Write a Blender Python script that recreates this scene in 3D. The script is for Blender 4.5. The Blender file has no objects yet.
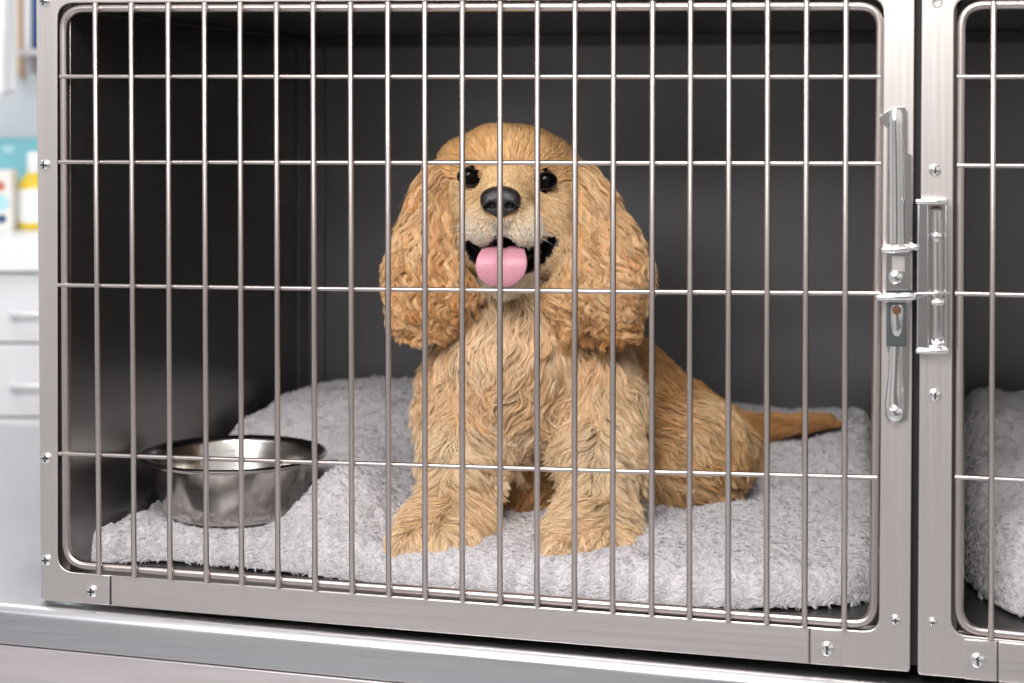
import bpy, bmesh, math, random
import numpy as np
from mathutils import Vector, Matrix, noise
from mathutils.kdtree import KDTree
from mathutils.bvhtree import BVHTree

random.seed(7)
rng = np.random.default_rng(11)
scn = bpy.context.scene
COL = scn.collection
PI = math.pi

# ------------------------------------------------------------------ camera model (1024 x 683)
FPX = 1750.0
CX, HY = 512.0, 110.0
ZC = 0.545
TAN = 0.2134
PHI = math.atan(TAN)
U = Vector((math.cos(PHI), -math.sin(PHI), 0))      # along the kennel front, to the right
N = Vector((math.sin(PHI), math.cos(PHI), 0))       # into the kennel
D0 = Vector((0, 1.92, 0))
EYE = Vector((0, 0, ZC))
KC = D0.dot(N)

def H(px, py, Y):
    return Vector(((px - CX) / FPX * Y, Y, ZC - (py - HY) / FPX * Y))

def G(px, py, z):                                    # point at height z seen at that place
    Y = (ZC - z) * FPX / (py - HY)
    return Vector(((px - CX) / FPX * Y, Y, z))

def D(px, py, off=0.0):                              # point on a plane parallel to the kennel front
    r = Vector(((px - CX) / FPX, 1.0, -(py - HY) / FPX))
    t = (KC + off) / r.dot(N)
    return EYE + r * t

def K(a, b, c):                                      # kennel coordinates: along, inward, up
    return D0 + U * a + N * b + Vector((0, 0, c))

cam = bpy.data.cameras.new('camera')
camo = bpy.data.objects.new('camera', cam)
COL.objects.link(camo)
camo.location = EYE
camo.rotation_euler = (PI / 2, 0, 0)
cam.sensor_fit = 'HORIZONTAL'
cam.sensor_width = 36
cam.lens = 36 * FPX / 1024
cam.shift_y = -(341.5 - HY) / 1024
cam.clip_end = 60
cam.dof.use_dof = True
cam.dof.focus_distance = 2.0
cam.dof.aperture_fstop = (cam.lens / 1000) / 0.016
scn.camera = camo

# ------------------------------------------------------------------ materials
def mat(name, color, rough=0.5, metal=0.0, spec=0.5, noise_amt=0.0, noise_scale=(20, 20, 20), bump=0.0,
        bump_scale=60, rough_var=0.0, coat=0.0, sub=0.0, aniso=0.0):
    m = bpy.data.materials.new(name)
    m.use_nodes = True
    nt = m.node_tree
    b = nt.nodes['Principled BSDF']
    b.inputs['Base Color'].default_value = (*color, 1)
    b.inputs['Roughness'].default_value = rough
    b.inputs['Metallic'].default_value = metal
    b.inputs['Specular IOR Level'].default_value = spec
    b.inputs['Coat Weight'].default_value = coat
    b.inputs['Anisotropic'].default_value = aniso
    if sub:
        b.inputs['Subsurface Weight'].default_value = sub
        b.inputs['Subsurface Radius'].default_value = (0.01, 0.004, 0.003)
    tc = nt.nodes.new('ShaderNodeTexCoord')
    if noise_amt or rough_var:
        mp = nt.nodes.new('ShaderNodeMapping')
        mp.inputs['Scale'].default_value = noise_scale
        nz = nt.nodes.new('ShaderNodeTexNoise')
        nz.inputs['Scale'].default_value = 1.0
        nz.inputs['Detail'].default_value = 5
        nt.links.new(tc.outputs['Object'], mp.inputs[0])
        nt.links.new(mp.outputs[0], nz.inputs['Vector'])
        if noise_amt:
            mx = nt.nodes.new('ShaderNodeMix')
            mx.data_type = 'RGBA'
            mx.inputs[6].default_value = (*[c * (1 - noise_amt) for c in color], 1)
            mx.inputs[7].default_value = (*[min(1, c * (1 + noise_amt)) for c in color], 1)
            nt.links.new(nz.outputs['Fac'], mx.inputs[0])
            nt.links.new(mx.outputs[2], b.inputs['Base Color'])
        if rough_var:
            mr = nt.nodes.new('ShaderNodeMapRange')
            mr.inputs[1].default_value = 0.3
            mr.inputs[2].default_value = 0.7
            mr.inputs[3].default_value = max(0.02, rough - rough_var)
            mr.inputs[4].default_value = rough + rough_var
            nt.links.new(nz.outputs['Fac'], mr.inputs[0])
            nt.links.new(mr.outputs[0], b.inputs['Roughness'])
    if bump:
        nb = nt.nodes.new('ShaderNodeTexNoise')
        nb.inputs['Scale'].default_value = bump_scale
        nb.inputs['Detail'].default_value = 4
        nt.links.new(tc.outputs['Object'], nb.inputs['Vector'])
        bp = nt.nodes.new('ShaderNodeBump')
        bp.inputs['Strength'].default_value = bump
        bp.inputs['Distance'].default_value = 0.002
        nt.links.new(nb.outputs['Fac'], bp.inputs['Height'])
        nt.links.new(bp.outputs[0], b.inputs['Normal'])
    return m

M = {}
M['frame'] = mat('brushed_steel', (0.69, 0.63, 0.60), 0.38, 1.0, noise_amt=0.012, noise_scale=(260, 260, 3), rough_var=0.02)
M['rail'] = mat('brushed_steel_rail', (0.69, 0.63, 0.605), 0.38, 1.0, noise_amt=0.05, noise_scale=(3, 3, 500), rough_var=0.05)
M['rod'] = mat('steel_rod', (0.55, 0.48, 0.455), 0.33, 1.0, noise_amt=0.08, noise_scale=(30, 30, 30))
M['chrome'] = mat('polished_steel', (0.80, 0.79, 0.78), 0.10, 1.0)
M['latch'] = mat('latch_steel', (0.70, 0.67, 0.66), 0.2, 1.0)
M['dark'] = mat('black_gap', (0.012, 0.011, 0.011), 0.7)
M['rust'] = mat('brown_rubber', (0.09, 0.035, 0.015), 0.6)
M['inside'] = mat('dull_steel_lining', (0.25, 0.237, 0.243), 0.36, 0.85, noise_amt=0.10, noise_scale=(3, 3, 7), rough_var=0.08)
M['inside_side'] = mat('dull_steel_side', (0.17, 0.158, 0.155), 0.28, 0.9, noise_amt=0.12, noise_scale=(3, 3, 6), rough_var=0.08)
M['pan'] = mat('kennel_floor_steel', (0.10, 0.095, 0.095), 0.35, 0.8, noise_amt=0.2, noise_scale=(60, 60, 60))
M['counter'] = mat('counter_steel', (0.62, 0.62, 0.64), 0.30, 1.0, noise_amt=0.05, noise_scale=(4, 4, 300), rough_var=0.04)
M['lower'] = mat('lower_unit_steel', (0.74, 0.67, 0.66), 0.42, 0.9, noise_amt=0.10, noise_scale=(5, 5, 160), rough_var=0.05)
M['bowl'] = mat('bowl_steel', (0.62, 0.59, 0.56), 0.2, 1.0, noise_amt=0.05, noise_scale=(8, 8, 200), rough_var=0.04)
M['fleece'] = mat('fleece', (0.58, 0.55, 0.565), 0.95, spec=0.1, noise_amt=0.06, noise_scale=(25, 25, 25))

# ------------------------------------------------------------------ object helpers
def link(name, data, parent=None, **kw):
    o = bpy.data.objects.new(name, data)
    COL.objects.link(o)
    if parent is not None:
        o.parent = parent
        bpy.context.view_layer.update()
        o.matrix_parent_inverse = parent.matrix_world.inverted()
    for k, v in kw.items():
        o[k] = v
    return o

def empty(name, loc, label, category, group=None):
    o = bpy.data.objects.new(name, None)
    COL.objects.link(o)
    o.location = loc
    o.empty_display_size = 0.05
    o['label'] = label
    o['category'] = category
    if group:
        o['group'] = group
    return o

def obj(name, bm, m, parent=None, smooth=True, bevel=0.0, segs=2, angle=40, **kw):
    bmesh.ops.recalc_face_normals(bm, faces=bm.faces)
    me = bpy.data.meshes.new(name)
    bm.to_mesh(me)
    bm.free()
    for x in (m if isinstance(m, (list, tuple)) else [m]):
        me.materials.append(x)
    if smooth:
        me.shade_smooth()
        try:
            me.set_sharp_from_angle(angle=math.radians(angle))
        except Exception:
            pass
    o = link(name, me, parent, **kw)
    if bevel:
        bv = o.modifiers.new('bevel', 'BEVEL')
        bv.width = bevel
        bv.segments = segs
        bv.limit_method = 'ANGLE'
        bv.angle_limit = math.radians(35)
        bv.harden_normals = False
    return o

def prism(bm, front, back):
    """two loops of equal length joined into a solid"""
    a = [bm.verts.new(p) for p in front]
    b = [bm.verts.new(p) for p in back]
    bm.faces.new(a)
    bm.faces.new(list(reversed(b)))
    n = len(a)
    for i in range(n):
        bm.faces.new((a[i], b[i], b[(i + 1) % n], a[(i + 1) % n]))

def plate(bm, poly, o0, o1):
    prism(bm, [D(x, y, o0) for x, y in poly], [D(x, y, o1) for x, y in poly])

def box(bm, p0, ax, ay, az):
    """box spanned from corner p0 by three vectors"""
    prism(bm, [p0, p0 + ax, p0 + ax + az, p0 + az], [p0 + ay, p0 + ax + ay, p0 + ax + ay + az, p0 + ay + az])

def tube(bm, pts, r, seg=12, cap=True):
    pts = [Vector(p) for p in pts]
    rs = r if isinstance(r, (list, tuple)) else [r] * len(pts)
    rings = []
    prev = None
    for i, p in enumerate(pts):
        t = (pts[min(i + 1, len(pts) - 1)] - pts[max(i - 1, 0)]).normalized()
        if prev is None:
            a = Vector((0, 0, 1)) if abs(t.z) < 0.8 else Vector((1, 0, 0))
            s = t.cross(a).normalized()
        else:
            s = (prev - t * prev.dot(t)).normalized()
        prev = s
        q = t.cross(s)
        rings.append([bm.verts.new(p + (s * math.cos(2 * PI * k / seg) + q * math.sin(2 * PI * k / seg)) * rs[i]) for k in range(seg)])
    for a, b in zip(rings, rings[1:]):
        for k in range(seg):
            bm.faces.new((a[k], a[(k + 1) % seg], b[(k + 1) % seg], b[k]))
    if cap:
        bm.faces.new(rings[0])
        bm.faces.new(list(reversed(rings[-1])))

def lathe(bm, c, prof, seg=48, axis=None, mats=None):
    """prof: (radius, height) pairs along axis from c"""
    az = Vector(axis).normalized() if axis is not None else Vector((0, 0, 1))
    ax = az.orthogonal().normalized()
    ay = az.cross(ax)
    rings = []
    for r, h in prof:
        if r < 1e-6:
            rings.append([bm.verts.new(c + az * h)])
        else:
            rings.append([bm.verts.new(c + az * h + (ax * math.cos(2 * PI * k / seg) + ay * math.sin(2 * PI * k / seg)) * r) for k in range(seg)])
    for a, b in zip(rings, rings[1:]):
        for k in range(seg):
            k2 = (k + 1) % seg
            if len(a) == 1 and len(b) == 1:
                continue
            if len(a) == 1:
                bm.faces.new((a[0], b[k], b[k2]))
            elif len(b) == 1:
                bm.faces.new((a[k], b[0], a[k2]))
            else:
                bm.faces.new((a[k], b[k], b[k2], a[k2]))

def arc(cx, cy, rx, ry, a0, a1, n):
    return [(cx + rx * math.cos(math.radians(a0 + (a1 - a0) * i / n)), cy - ry * math.sin(math.radians(a0 + (a1 - a0) * i / n))) for i in range(n + 1)]

def rounded_quad(tl, tr, br, bl, r, n=6):
    """quad in the picture plane of the kennel front with rounded corners, clockwise from top left"""
    P = [Vector((*q, 0)) for q in (tl, tr, br, bl)]
    out = []
    for i in range(4):
        p, a, b = P[i], P[i - 1], P[(i + 1) % 4]
        da = (a - p).normalized()
        db = (b - p).normalized()
        s, e = p + da * r, p + db * r
        for k in range(n + 1):
            t = k / n
            # circular-ish corner through quadratic blend
            w = s * (1 - t) ** 2 + p * (2 * t * (1 - t)) + e * t ** 2
            out.append((w.x, w.y))
    return out

def lerp(a, b, t):
    return a + (b - a) * t

# ================================================================== KENNELS
def screw(parent, px, py, r=0.0068, off=0.0, slot='cross', material='chrome', name='screw'):
    c = D(px, py, off)
    bm = bmesh.new()
    lathe(bm, c, [(r, 0), (r, -0.0008), (r * .93, -0.0018), (r * .7, -0.003), (r * .35, -0.0037), (0, -0.0039)], 24, N)
    s = obj(name, bm, M[material], parent)
    if slot:
        bm = bmesh.new()
        Zv = Vector((0, 0, 1))
        w = r * .13
        c2 = c - N * 0.0033
        box(bm, c2 - U * w - Zv * r * .62, U * 2 * w, -N * 0.0007, Zv * r * 1.24)
        if slot == 'cross':
            box(bm, c2 - U * r * .62 - Zv * w, U * r * 1.24, -N * 0.00068, Zv * 2 * w)
        # the slot is part of the screw head
        bmesh.ops.recalc_face_normals(bm, faces=bm.faces)
        me = s.data
        b2 = bmesh.new()
        b2.from_mesh(me)
        me.materials.append(M['dark'])
        tmp = bpy.data.meshes.new('t')
        for f in bm.faces:
            f.material_index = 1
        bm.to_mesh(tmp)
        b2.from_mesh(tmp)
        for f in b2.faces:
            pass
        n0 = len(me.polygons)
        b2.faces.ensure_lookup_table()
        for f in b2.faces[n0:]:
            f.material_index = 1
        b2.to_mesh(me)
        b2.free()
        bpy.data.meshes.remove(tmp)
        me.shade_smooth()
        me.set_sharp_from_angle(angle=math.radians(40))
    return s

def kennel_shell(root, a0, a1, depth, z0, z1, tag):
    """steel lining: side panels, back, top and floor pan, given in kennel coordinates"""
    t = 0.012
    Z = Vector((0, 0, 1))
    def panel(name, m, p0, ax, ay, az, bev=0.001):
        bm = bmesh.new()
        box(bm, p0, ax, ay, az)
        return obj(name, bm, m, root, bevel=bev)
    fb = 0.012
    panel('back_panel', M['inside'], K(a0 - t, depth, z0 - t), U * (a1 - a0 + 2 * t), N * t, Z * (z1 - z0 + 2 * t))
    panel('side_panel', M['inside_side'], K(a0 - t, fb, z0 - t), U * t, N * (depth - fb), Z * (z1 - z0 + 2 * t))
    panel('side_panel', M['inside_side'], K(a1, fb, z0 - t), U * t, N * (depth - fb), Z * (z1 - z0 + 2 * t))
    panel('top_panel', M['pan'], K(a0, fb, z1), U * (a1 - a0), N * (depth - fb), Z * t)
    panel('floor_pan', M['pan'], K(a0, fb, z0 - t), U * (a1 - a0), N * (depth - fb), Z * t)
    # folded corner strips and the header fold at the back
    bm = bmesh.new()
    box(bm, K(a0, depth - 0.05, z0), U * 0.004, N * 0.045, Z * (z1 - z0))
    box(bm, K(a0 + 0.004, depth - 0.006, z0), U * 0.028, N * 0.006, Z * (z1 - z0))
    obj('corner_strip', bm, M['inside'], root, bevel=0.001)
    bm = bmesh.new()
    box(bm, K(a0, depth - 0.008, z1 - 0.018), U * (a1 - a0), N * 0.008, Z * 0.018)
    box(bm, K(a0 + .004, fb, z1 - 0.006), U * 0.012, N * (depth - .02), Z * 0.006)
    obj('ceiling_fold', bm, M['pan'], root, bevel=0.001)

def front_frame(parent, outer, inner_q, r, name='door'):
    """flat sheet frame with a rounded opening"""
    outer_l = rounded_quad(*outer, 4, 6)
    inner_l = rounded_quad(*inner_q, r, 6)
    bm = bmesh.new()
    def ring(o, lst):
        return [bm.verts.new(D(x, y, o)) for x, y in lst]
    of, inf = ring(0, outer_l), ring(0, inner_l)
    ob, inb = ring(0.012, outer_l), ring(0.012, inner_l)
    n = len(of)
    for i in range(n):
        j = (i + 1) % n
        bm.faces.new((of[i], of[j], inf[j], inf[i]))
        bm.faces.new((ob[i], ob[j], inb[j], inb[i]))
        bm.faces.new((of[i], of[j], ob[j], ob[i]))
        bm.faces.new((inf[i], inf[j], inb[j], inb[i]))
    return obj(name, bm, M['frame'], parent, bevel=0.0014, segs=3)

Zv = Vector((0, 0, 1))
# ---- the large kennel with the dog
kennel = empty('kennel_cage', K(0, 0, -0.04), 'large stainless steel kennel with barred door, the dog sitting inside', 'kennel')
aL = (D(66, 300) - D0).dot(U)
aR = (D(884, 300) - D0).dot(U)
kennel_shell(kennel, aL, aR, 0.865, 0.0, 0.665, 'a')
bm = bmesh.new()
plate(bm, [(45, -30), (66, -30), (66, 585), (45, 590)], 0.0125, 0.035)
obj('side_jamb', bm, M['inside_side'], kennel)
door = front_frame(kennel, ((36, -45), (915, -55), (910, 672), (41, 600)), ((57.5, 3), (884, -2), (879, 632), (58, 571)), 17)
# rail covers (slightly proud folded sheets with a seam at each end)
def cover(parent, poly, off, m='rail'):
    bm = bmesh.new()
    plate(bm, poly, -off, 0.003)
    return obj('rail_cover', bm, M[m], parent, bevel=0.0009, segs=2)
def by(x): return 571.5 + (x - 60) * 0.0753
def bo(x): return 599.6 + (x - 41) * 0.0835
cover(door, [(111.5, by(111.5)), (808.5, by(808.5)), (808.5, bo(808.5)), (111.5, bo(111.5))], 0.0016)
cover(door, [(85, by(85) + .3), (109.6, by(109.6)), (109.6, bo(109.6)), (85, bo(85))], 0.0011)
cover(door, [(810.6, by(810.6)), (842, by(842) + .3), (842, bo(842)), (810.6, bo(810.6))], 0.0011)
cover(door, [(60, -1.5), (883, -7), (883, -40), (60, -40)], 0.001)

def seam(parent, x, y0, y1):
    bm = bmesh.new()
    plate(bm, [(x - .55, y0), (x + .55, y0), (x + .55, y1), (x - .55, y1)], -0.0008, 0.0)
    obj('seam', bm, M['dark'], parent)
seam(door, 110.5, by(110.5) + .5, bo(110.5) - .5)
seam(door, 809.5, by(809.5) + .5, bo(809.5) - .5)
# rounded rod running round the opening
def rod_loop(parent, q, r_px, rad, off):
    pts = rounded_quad(*q, r_px, 8)
    pts.append(pts[0])
    P = [D(x, y, off) for x, y in pts]
    bm = bmesh.new()
    seg = 14
    rings = []
    for i, p in enumerate(P[:-1]):
        t = (P[i + 1] - P[i - 1 if i else len(P) - 2]).normalized()
        s = N
        qv = t.cross(s)
        rings.append([bm.verts.new(p + (s * math.cos(2 * PI * k / seg) + qv * math.sin(2 * PI * k / seg)) * rad) for k in range(seg)])
    n = len(rings)
    for i in range(n):
        a, b = rings[i], rings[(i + 1) % n]
        for k in range(seg):
            bm.faces.new((a[k], a[(k + 1) % seg], b[(k + 1) % seg], b[k]))
    return obj('rod_frame', bm, M['rod'], parent)
rod_loop(door, ((63.5, 8.5), (880.5, 6), (873.5, 624.5), (66.5, 564)), 22, 0.0050, 0.005)

vb_top = [95, 131, 168, 204.3, 240, 276.3, 313, 350.3, 387.6, 424.7, 462.2, 500, 537.3, 575, 613.5, 652.5, 690.5, 729, 767.5, 806.5, 846]
vb_bot = [99, 134, 170, 206.3, 241.6, 278, 315, 352, 388.7, 425, 462.3, 500, 537, 574.4, 612.5, 651.5, 689.4, 728, 766.5, 804.5, 844]
for xt, xb in zip(vb_top, vb_bot):
    yb = by(xb) - 0.6
    yt = 3 - (xt - 60) * .004
    bm = bmesh.new()
    p0, p1 = D(xt, yt, -0.0035), D(xb, yb, -0.0035)
    d = (p1 - p0).normalized()
    tube(bm, [p0, p0 + d * .0012, p1 - d * .0012, p1], [.0023, .0032, .0032, .0023], 12)
    obj('vertical_bar', bm, M['rod'], door)
rows = [(60, 76.5, 880, 76.8), (59, 162, 881, 163.5), (58, 285, 880, 293.3), (59, 453.5, 877, 477.5)]
for x0, y0, x1, y1 in rows:
    bm = bmesh.new()
    xs = [x0, x0 + (x1 - x0) * .33, x0 + (x1 - x0) * .66, x1]
    sag = {285: 1.2, 453.5: 1.6}.get(y0, 0)
    ys = [y0, lerp(y0, y1, .33) + sag * .8, lerp(y0, y1, .66) + sag * .8, y1]
    P = [D(x, y, 0.0016) for x, y in zip(xs, ys)]
    tube(bm, P, .0027, 12)
    obj('horizontal_bar', bm, M['rod'], door)
for px, py in ((44.5, 1.5), (44.8, 165), (46.3, 458), (46.5, 560)):
    screw(door, px, py, 0.0066)
screw(door, 92, 591.2, 0.0070, off=-0.0011)
screw(door, 827, 649, 0.0078, off=-0.0011, slot='one')
screw(door, 895.5, 620, 0.0056)

# ---- latch on the large door
def ppoly(parent, name, m, poly, o0, o1, bevel=0.0008, **kw):
    bm = bmesh.new()
    plate(bm, poly, o0, o1)
    return obj(name, bm, M[m], parent, bevel=bevel, **kw)

latch = ppoly(door, 'latch_plate', 'latch', [(886, 246), (911, 246), (911, 291), (885.5, 291)], -0.0035, 0.001)
def half_round(parent, name, m, stations, off, depth=0.9, seg=14):
    """raised rounded channel: stations (px, py, half width px)"""
    bm = bmesh.new()
    rings = []
    for px, py, hw in stations:
        ring = []
        for k in range(seg + 1):
            a = PI * k / seg
            c = D(px + hw * math.cos(a), py, off)
            hh = (D(px + hw, py, 0) - D(px, py, 0)).length * depth * math.sin(a)
            ring.append(bm.verts.new(c - N * hh))
        rings.append(ring)
    for a, b in zip(rings, rings[1:]):
        for k in range(seg):
            bm.faces.new((a[k], a[k + 1], b[k + 1], b[k]))
        bm.faces.new((a[0], a[-1], b[-1], b[0]))
    bm.faces.new(rings[0])
    bm.faces.new(rings[-1])
    return obj(name, bm, M[m], parent)
ppoly(door, 'handle_flange', 'latch', [(888, 110), (898, 106.5), (905, 107), (908, 112), (908.5, 153), (912.5, 155), (912.5, 244), (886, 244), (887, 128), (881, 121), (879.5, 116.5)], -0.0025, 0.001)
half_round(door, 'latch_handle', 'chrome', [(895.5, 109, 5), (895.6, 114, 7.5), (895.8, 124, 8), (896.2, 145, 8.6), (896.6, 200, 9.0), (896.8, 232, 9.2), (896.8, 243, 9.6)], -0.0022, 0.85)
def pill(parent, name, m, x0, y0, x1, y1, rad, off):
    bm = bmesh.new()
    p0, p1 = D(x0, y0, off), D(x1, y1, off)
    d = (p1 - p0).normalized()
    tube(bm, [p0, p0 + d * rad * .25, p0 + d * rad * .8, p1 - d * rad * .8, p1 - d * rad * .25, p1], [rad * .5, rad * .85, rad, rad, rad * .85, rad * .5], 14)
    return obj(name, bm, M[m], parent)
pill(door, 'latch_bar', 'chrome', 880.5, 250, 911, 249, 0.0040, -0.013)
pill(door, 'latch_pin', 'chrome', 909, 247.5, 919.5, 246.5, 0.0036, -0.010)
ppoly(door, 'latch_insert', 'frame', [(892, 256), (905, 256), (905.5, 272), (891.5, 272)], -0.0045, -0.002)
screw(door, 895.8, 278, 0.0078, off=-0.0036, slot=None, name='rivet')
ppoly(door, 'latch_shadow_gap', 'dark', [(886, 290.5), (926, 290.5), (926, 293), (886, 293)], -0.0042, 0.0)
pill(door, 'latch_bar', 'chrome', 875, 297.3, 916, 296.8, 0.0040, -0.014)
ppoly(door, 'latch_arm', 'latch', [(908, 293), (950, 292), (950, 294.6), (926, 295.5), (908, 302)], -0.013, -0.009)
ppoly(door, 'handle_base', 'latch', [(885.5, 302), (911, 302), (910, 346), (909, 400), (908, 420), (900, 424), (888, 422), (884.5, 415), (886, 390), (889.5, 360), (886, 345)], -0.0022, 0.001)
M['gunmetal'] = mat('gunmetal_plate', (.13, .14, .145), .35, .8)
ppoly(door, 'latch_housing', 'gunmetal', [(886.5, 302), (906, 302), (906, 346), (886.5, 346)], -0.0088, 0.0)
half_round(door, 'lower_handle', 'chrome', [(896.4, 346, 7.6), (896, 356, 7.2), (895.6, 375, 7.6), (895.2, 392, 9.2), (895, 404, 10.4), (895, 414, 9.4), (895, 421, 5)], -0.002, 0.55)
half_round(door, 'handle_slot', 'chrome', [(897, 305, 4.5), (897, 309, 6.3), (897, 325, 6.0), (897, 333, 4.5), (897, 336, 2)], -0.0088, .35)
bm = bmesh.new()
lathe(bm, D(896.8, 310, -0.0105), [(0.0050, 0), (0.0046, -0.0012), (0.0, -0.0016)], 20, N)
obj('slot_plug', bm, M['rust'], door)
screw(door, 895, 413.5, 0.0086, off=-0.0085, slot=None, name='rivet')

# ---- the neighbouring kennel on the right
kennel2 = empty('kennel_cage', K(0.75, 0, -0.04), 'stainless kennel cut off by the photo edge, folded pale blanket and no animal inside', 'kennel')
bL = (D(958, 300) - D0).dot(U)
bR = bL + 0.62
kennel_shell(kennel2, bL, bR, 0.865, 0.0, 0.665, 'b')
door2 = front_frame(kennel2, ((922, -55), (1560, -70), (1560, 728), (917.5, 674.5)), ((954, -2), (1520, -10), (1520, 690), (951, 634)), 17)
cover(door2, [(998.5, 641.5), (1480, 686), (1480, 721), (998.5, 682)], 0.0016)
cover(door2, [(964, 638.8), (997, 641.3), (997, 681.8), (964, 679)], 0.0011)
rod_loop(door2, ((961.5, 5), (1510, 0), (1510, 684), (958.5, 629)), 24, 0.0050, 0.005)
def y2(x, yl, s): return yl + (x - 958) * s
for i, (xt, xb) in enumerate(((993.5, 991), (1034, 1031), (1074, 1070), (1115, 1111), (1156, 1151), (1198, 1192), (1240, 1233), (1283, 1275), (1326, 1317), (1370, 1360), (1414, 1403), (1458, 1446))):
    bm = bmesh.new()
    p0, p1 = D(xt, 1, -0.0035), D(xb, 639.5 + (xb - 991) * .086, -0.0035)
    d = (p1 - p0).normalized()
    tube(bm, [p0, p0 + d * .0012, p1 - d * .0012, p1], [.0023, .0032, .0032, .0023], 12)
    obj('vertical_bar', bm, M['rod'], door2)
for x0, y0, y1 in ((957, 76.8, 75), (957, 165.5, 168), (955, 293.5, 305), (955, 477, 505)):
    bm = bmesh.new()
    tube(bm, [D(x0, y0, .0016), D(1512, y1, .0016)], .0027, 12)
    obj('horizontal_bar', bm, M['rod'], door2)
seam(door2, 997.8, 642, 682)
screw(door2, 935, 170, 0.0062, slot='one')
screw(door2, 935, 395, 0.0066, slot='one')
screw(door2, 932.5, 622, 0.0046)
screw(door2, 977.5, 660.5, 0.0078, off=-0.0011, slot='one')
bm = bmesh.new()
lathe(bm, D(937, 2, 0), [(0.0055, 0), (0.0055, -0.001), (0.0045, -0.0016), (0.0035, -0.001), (0, -0.001)], 24, N)
obj('embossed_ring', bm, M['frame'], door2)

# keeper (latch housing) on the neighbouring door
ppoly(door2, 'keeper_plate', 'latch', [(918.5, 199), (949, 199), (950, 352), (917, 352)], -0.003, 0.001)
bm = bmesh.new()
plate(bm, [(917.5, 201), (928.5, 201), (929, 351), (916.5, 351)], -0.012, -0.001)
obj('keeper_wall', bm, M['latch'], door2, bevel=0.0015, segs=3)
bm = bmesh.new()
plate(bm, [(945, 203), (949.5, 203), (950, 351), (945.5, 351)], -0.012, -0.001)
obj('keeper_wall', bm, M['latch'], door2, bevel=0.0012, segs=3)
pill(door2, 'keeper_lip', 'chrome', 915.5, 201.5, 948, 201.5, 0.0030, -0.013)
pill(door2, 'keeper_lip', 'chrome', 915.5, 351, 949.5, 351, 0.0030, -0.012)
half_round(door2, 'keeper_channel', 'latch', [(937.5, 211, 5.5), (937.5, 226, 6.5), (937.5, 280, 6.5), (937.5, 300, 6.5), (937.5, 337, 6.3), (937.5, 341, 4)], -0.003, 0.5)
bm = bmesh.new()
lathe(bm, D(936.5, 237, -0.007), [(0.0052, 0.003), (0.0052, -0.001), (0.004, -0.0022), (0, -0.0026)], 20, N)
obj('keeper_stud', bm, M['chrome'], door2)
ppoly(door2, 'keeper_hole', 'rust', arc(936, 209, 6, 3.2, 0, 180, 8), -0.0045, -0.002, bevel=0.0)
pill(door2, 'keeper_bridge', 'latch', 931, 302.5, 944.5, 302.5, 0.0028, -0.010)
pill(door2, 'keeper_bridge', 'chrome', 931, 343.5, 944.5, 343.5, 0.0028, -0.007)

# dark backing seen through the joint between the two doors
bm = bmesh.new()
box(bm, K((D(911, 300) - D0).dot(U) - .028, 0.0145, -0.04), U * 0.062, N * 0.6, Zv * 0.80)
obj('divider_panel', bm, M['dark'], kennel, bevel=0.0)

# ================================================================== COUNTER AND LOWER UNIT
pL, pR = D(-60, 599.5, -0.016), D(1100, 706.0, -0.016)
ed = (pR - pL)
pL2, pR2 = pL - ed * .5, pR + ed * .3
def sweep(bm, a, b, prof):
    """prof: (inward, up) pairs; one strip between the lines through a and b"""
    A = [bm.verts.new(a + N * i + Zv * u) for i, u in prof]
    B = [bm.verts.new(b + N * i + Zv * u) for i, u in prof]
    n = len(A)
    for k in range(n):
        j = (k + 1) % n
        bm.faces.new((A[k], B[k], B[j], A[j]))
    bm.faces.new(A)
    bm.faces.new(list(reversed(B)))
R_ = 0.013
prof = [(1.0, 0.0)] + [(R_ - R_ * math.sin(math.radians(a)), R_ * math.cos(math.radians(a)) - R_) for a in range(0, 91, 10)] + [(0.0, -0.043), (0.004, -0.046), (0.02, -0.046), (1.0, -0.046)]
bm = bmesh.new()
sweep(bm, pL2, pR2, prof)
counter = obj('steel_counter', bm, M['counter'], None, angle=30)
counter['label'] = 'bluish stainless steel counter slab with rounded front edge under the kennels'
counter['category'] = 'counter'
unit = empty('lower_unit', pL + Vector((0.4, .1, -0.9)), 'pinkish grey steel base unit below the counter edge, only its top strip showing', 'cabinet')
bm = bmesh.new()
sweep(bm, pL2 + N * .006, pR2 + N * .006, [(0, -0.048), (0, -0.86), (0.9, -0.86), (0.9, -0.048)])
obj('body', bm, M['lower'], unit, bevel=0.002)
bm = bmesh.new()
sweep(bm, pL2 + N * .05, pR2 + N * .05, [(0, -0.861), (0, -0.93), (0.8, -0.93), (0.8, -0.861)])
obj('plinth', bm, M['dark'], unit)

# ================================================================== ROOM BEHIND
M['wall'] = mat('painted_wall', (0.74, 0.75, 0.77), 0.8, bump=0.15, bump_scale=200)
M['floor'] = mat('vinyl_floor', (0.45, 0.46, 0.47), 0.4, noise_amt=0.1, noise_scale=(9, 9, 9))
M['laminate'] = mat('white_laminate', (0.76, 0.75, 0.77), 0.35)
M['worktop'] = mat('white_worktop', (0.86, 0.86, 0.86), 0.3, noise_amt=0.03, noise_scale=(40, 40, 40))
M['handle'] = mat('handle_metal', (0.85, 0.85, 0.87), 0.25, 0.6)
M['teal'] = mat('teal_card', (0.20, 0.50, 0.58), 0.5)
M['teal2'] = mat('pale_teal_print', (0.42, 0.68, 0.73), 0.5)
M['yellow'] = mat('yellow_liquid', (0.80, 0.58, 0.04), 0.2)
M['white'] = mat('white_plastic', (0.88, 0.88, 0.88), 0.4)
M['carton'] = mat('cream_carton', (0.80, 0.77, 0.72), 0.6)
M['red'] = mat('red_print', (0.55, 0.16, 0.10), 0.6)
M['cloth'] = mat('white_cloth', (0.86, 0.86, 0.88), 0.9, bump=.3, bump_scale=90)
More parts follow.
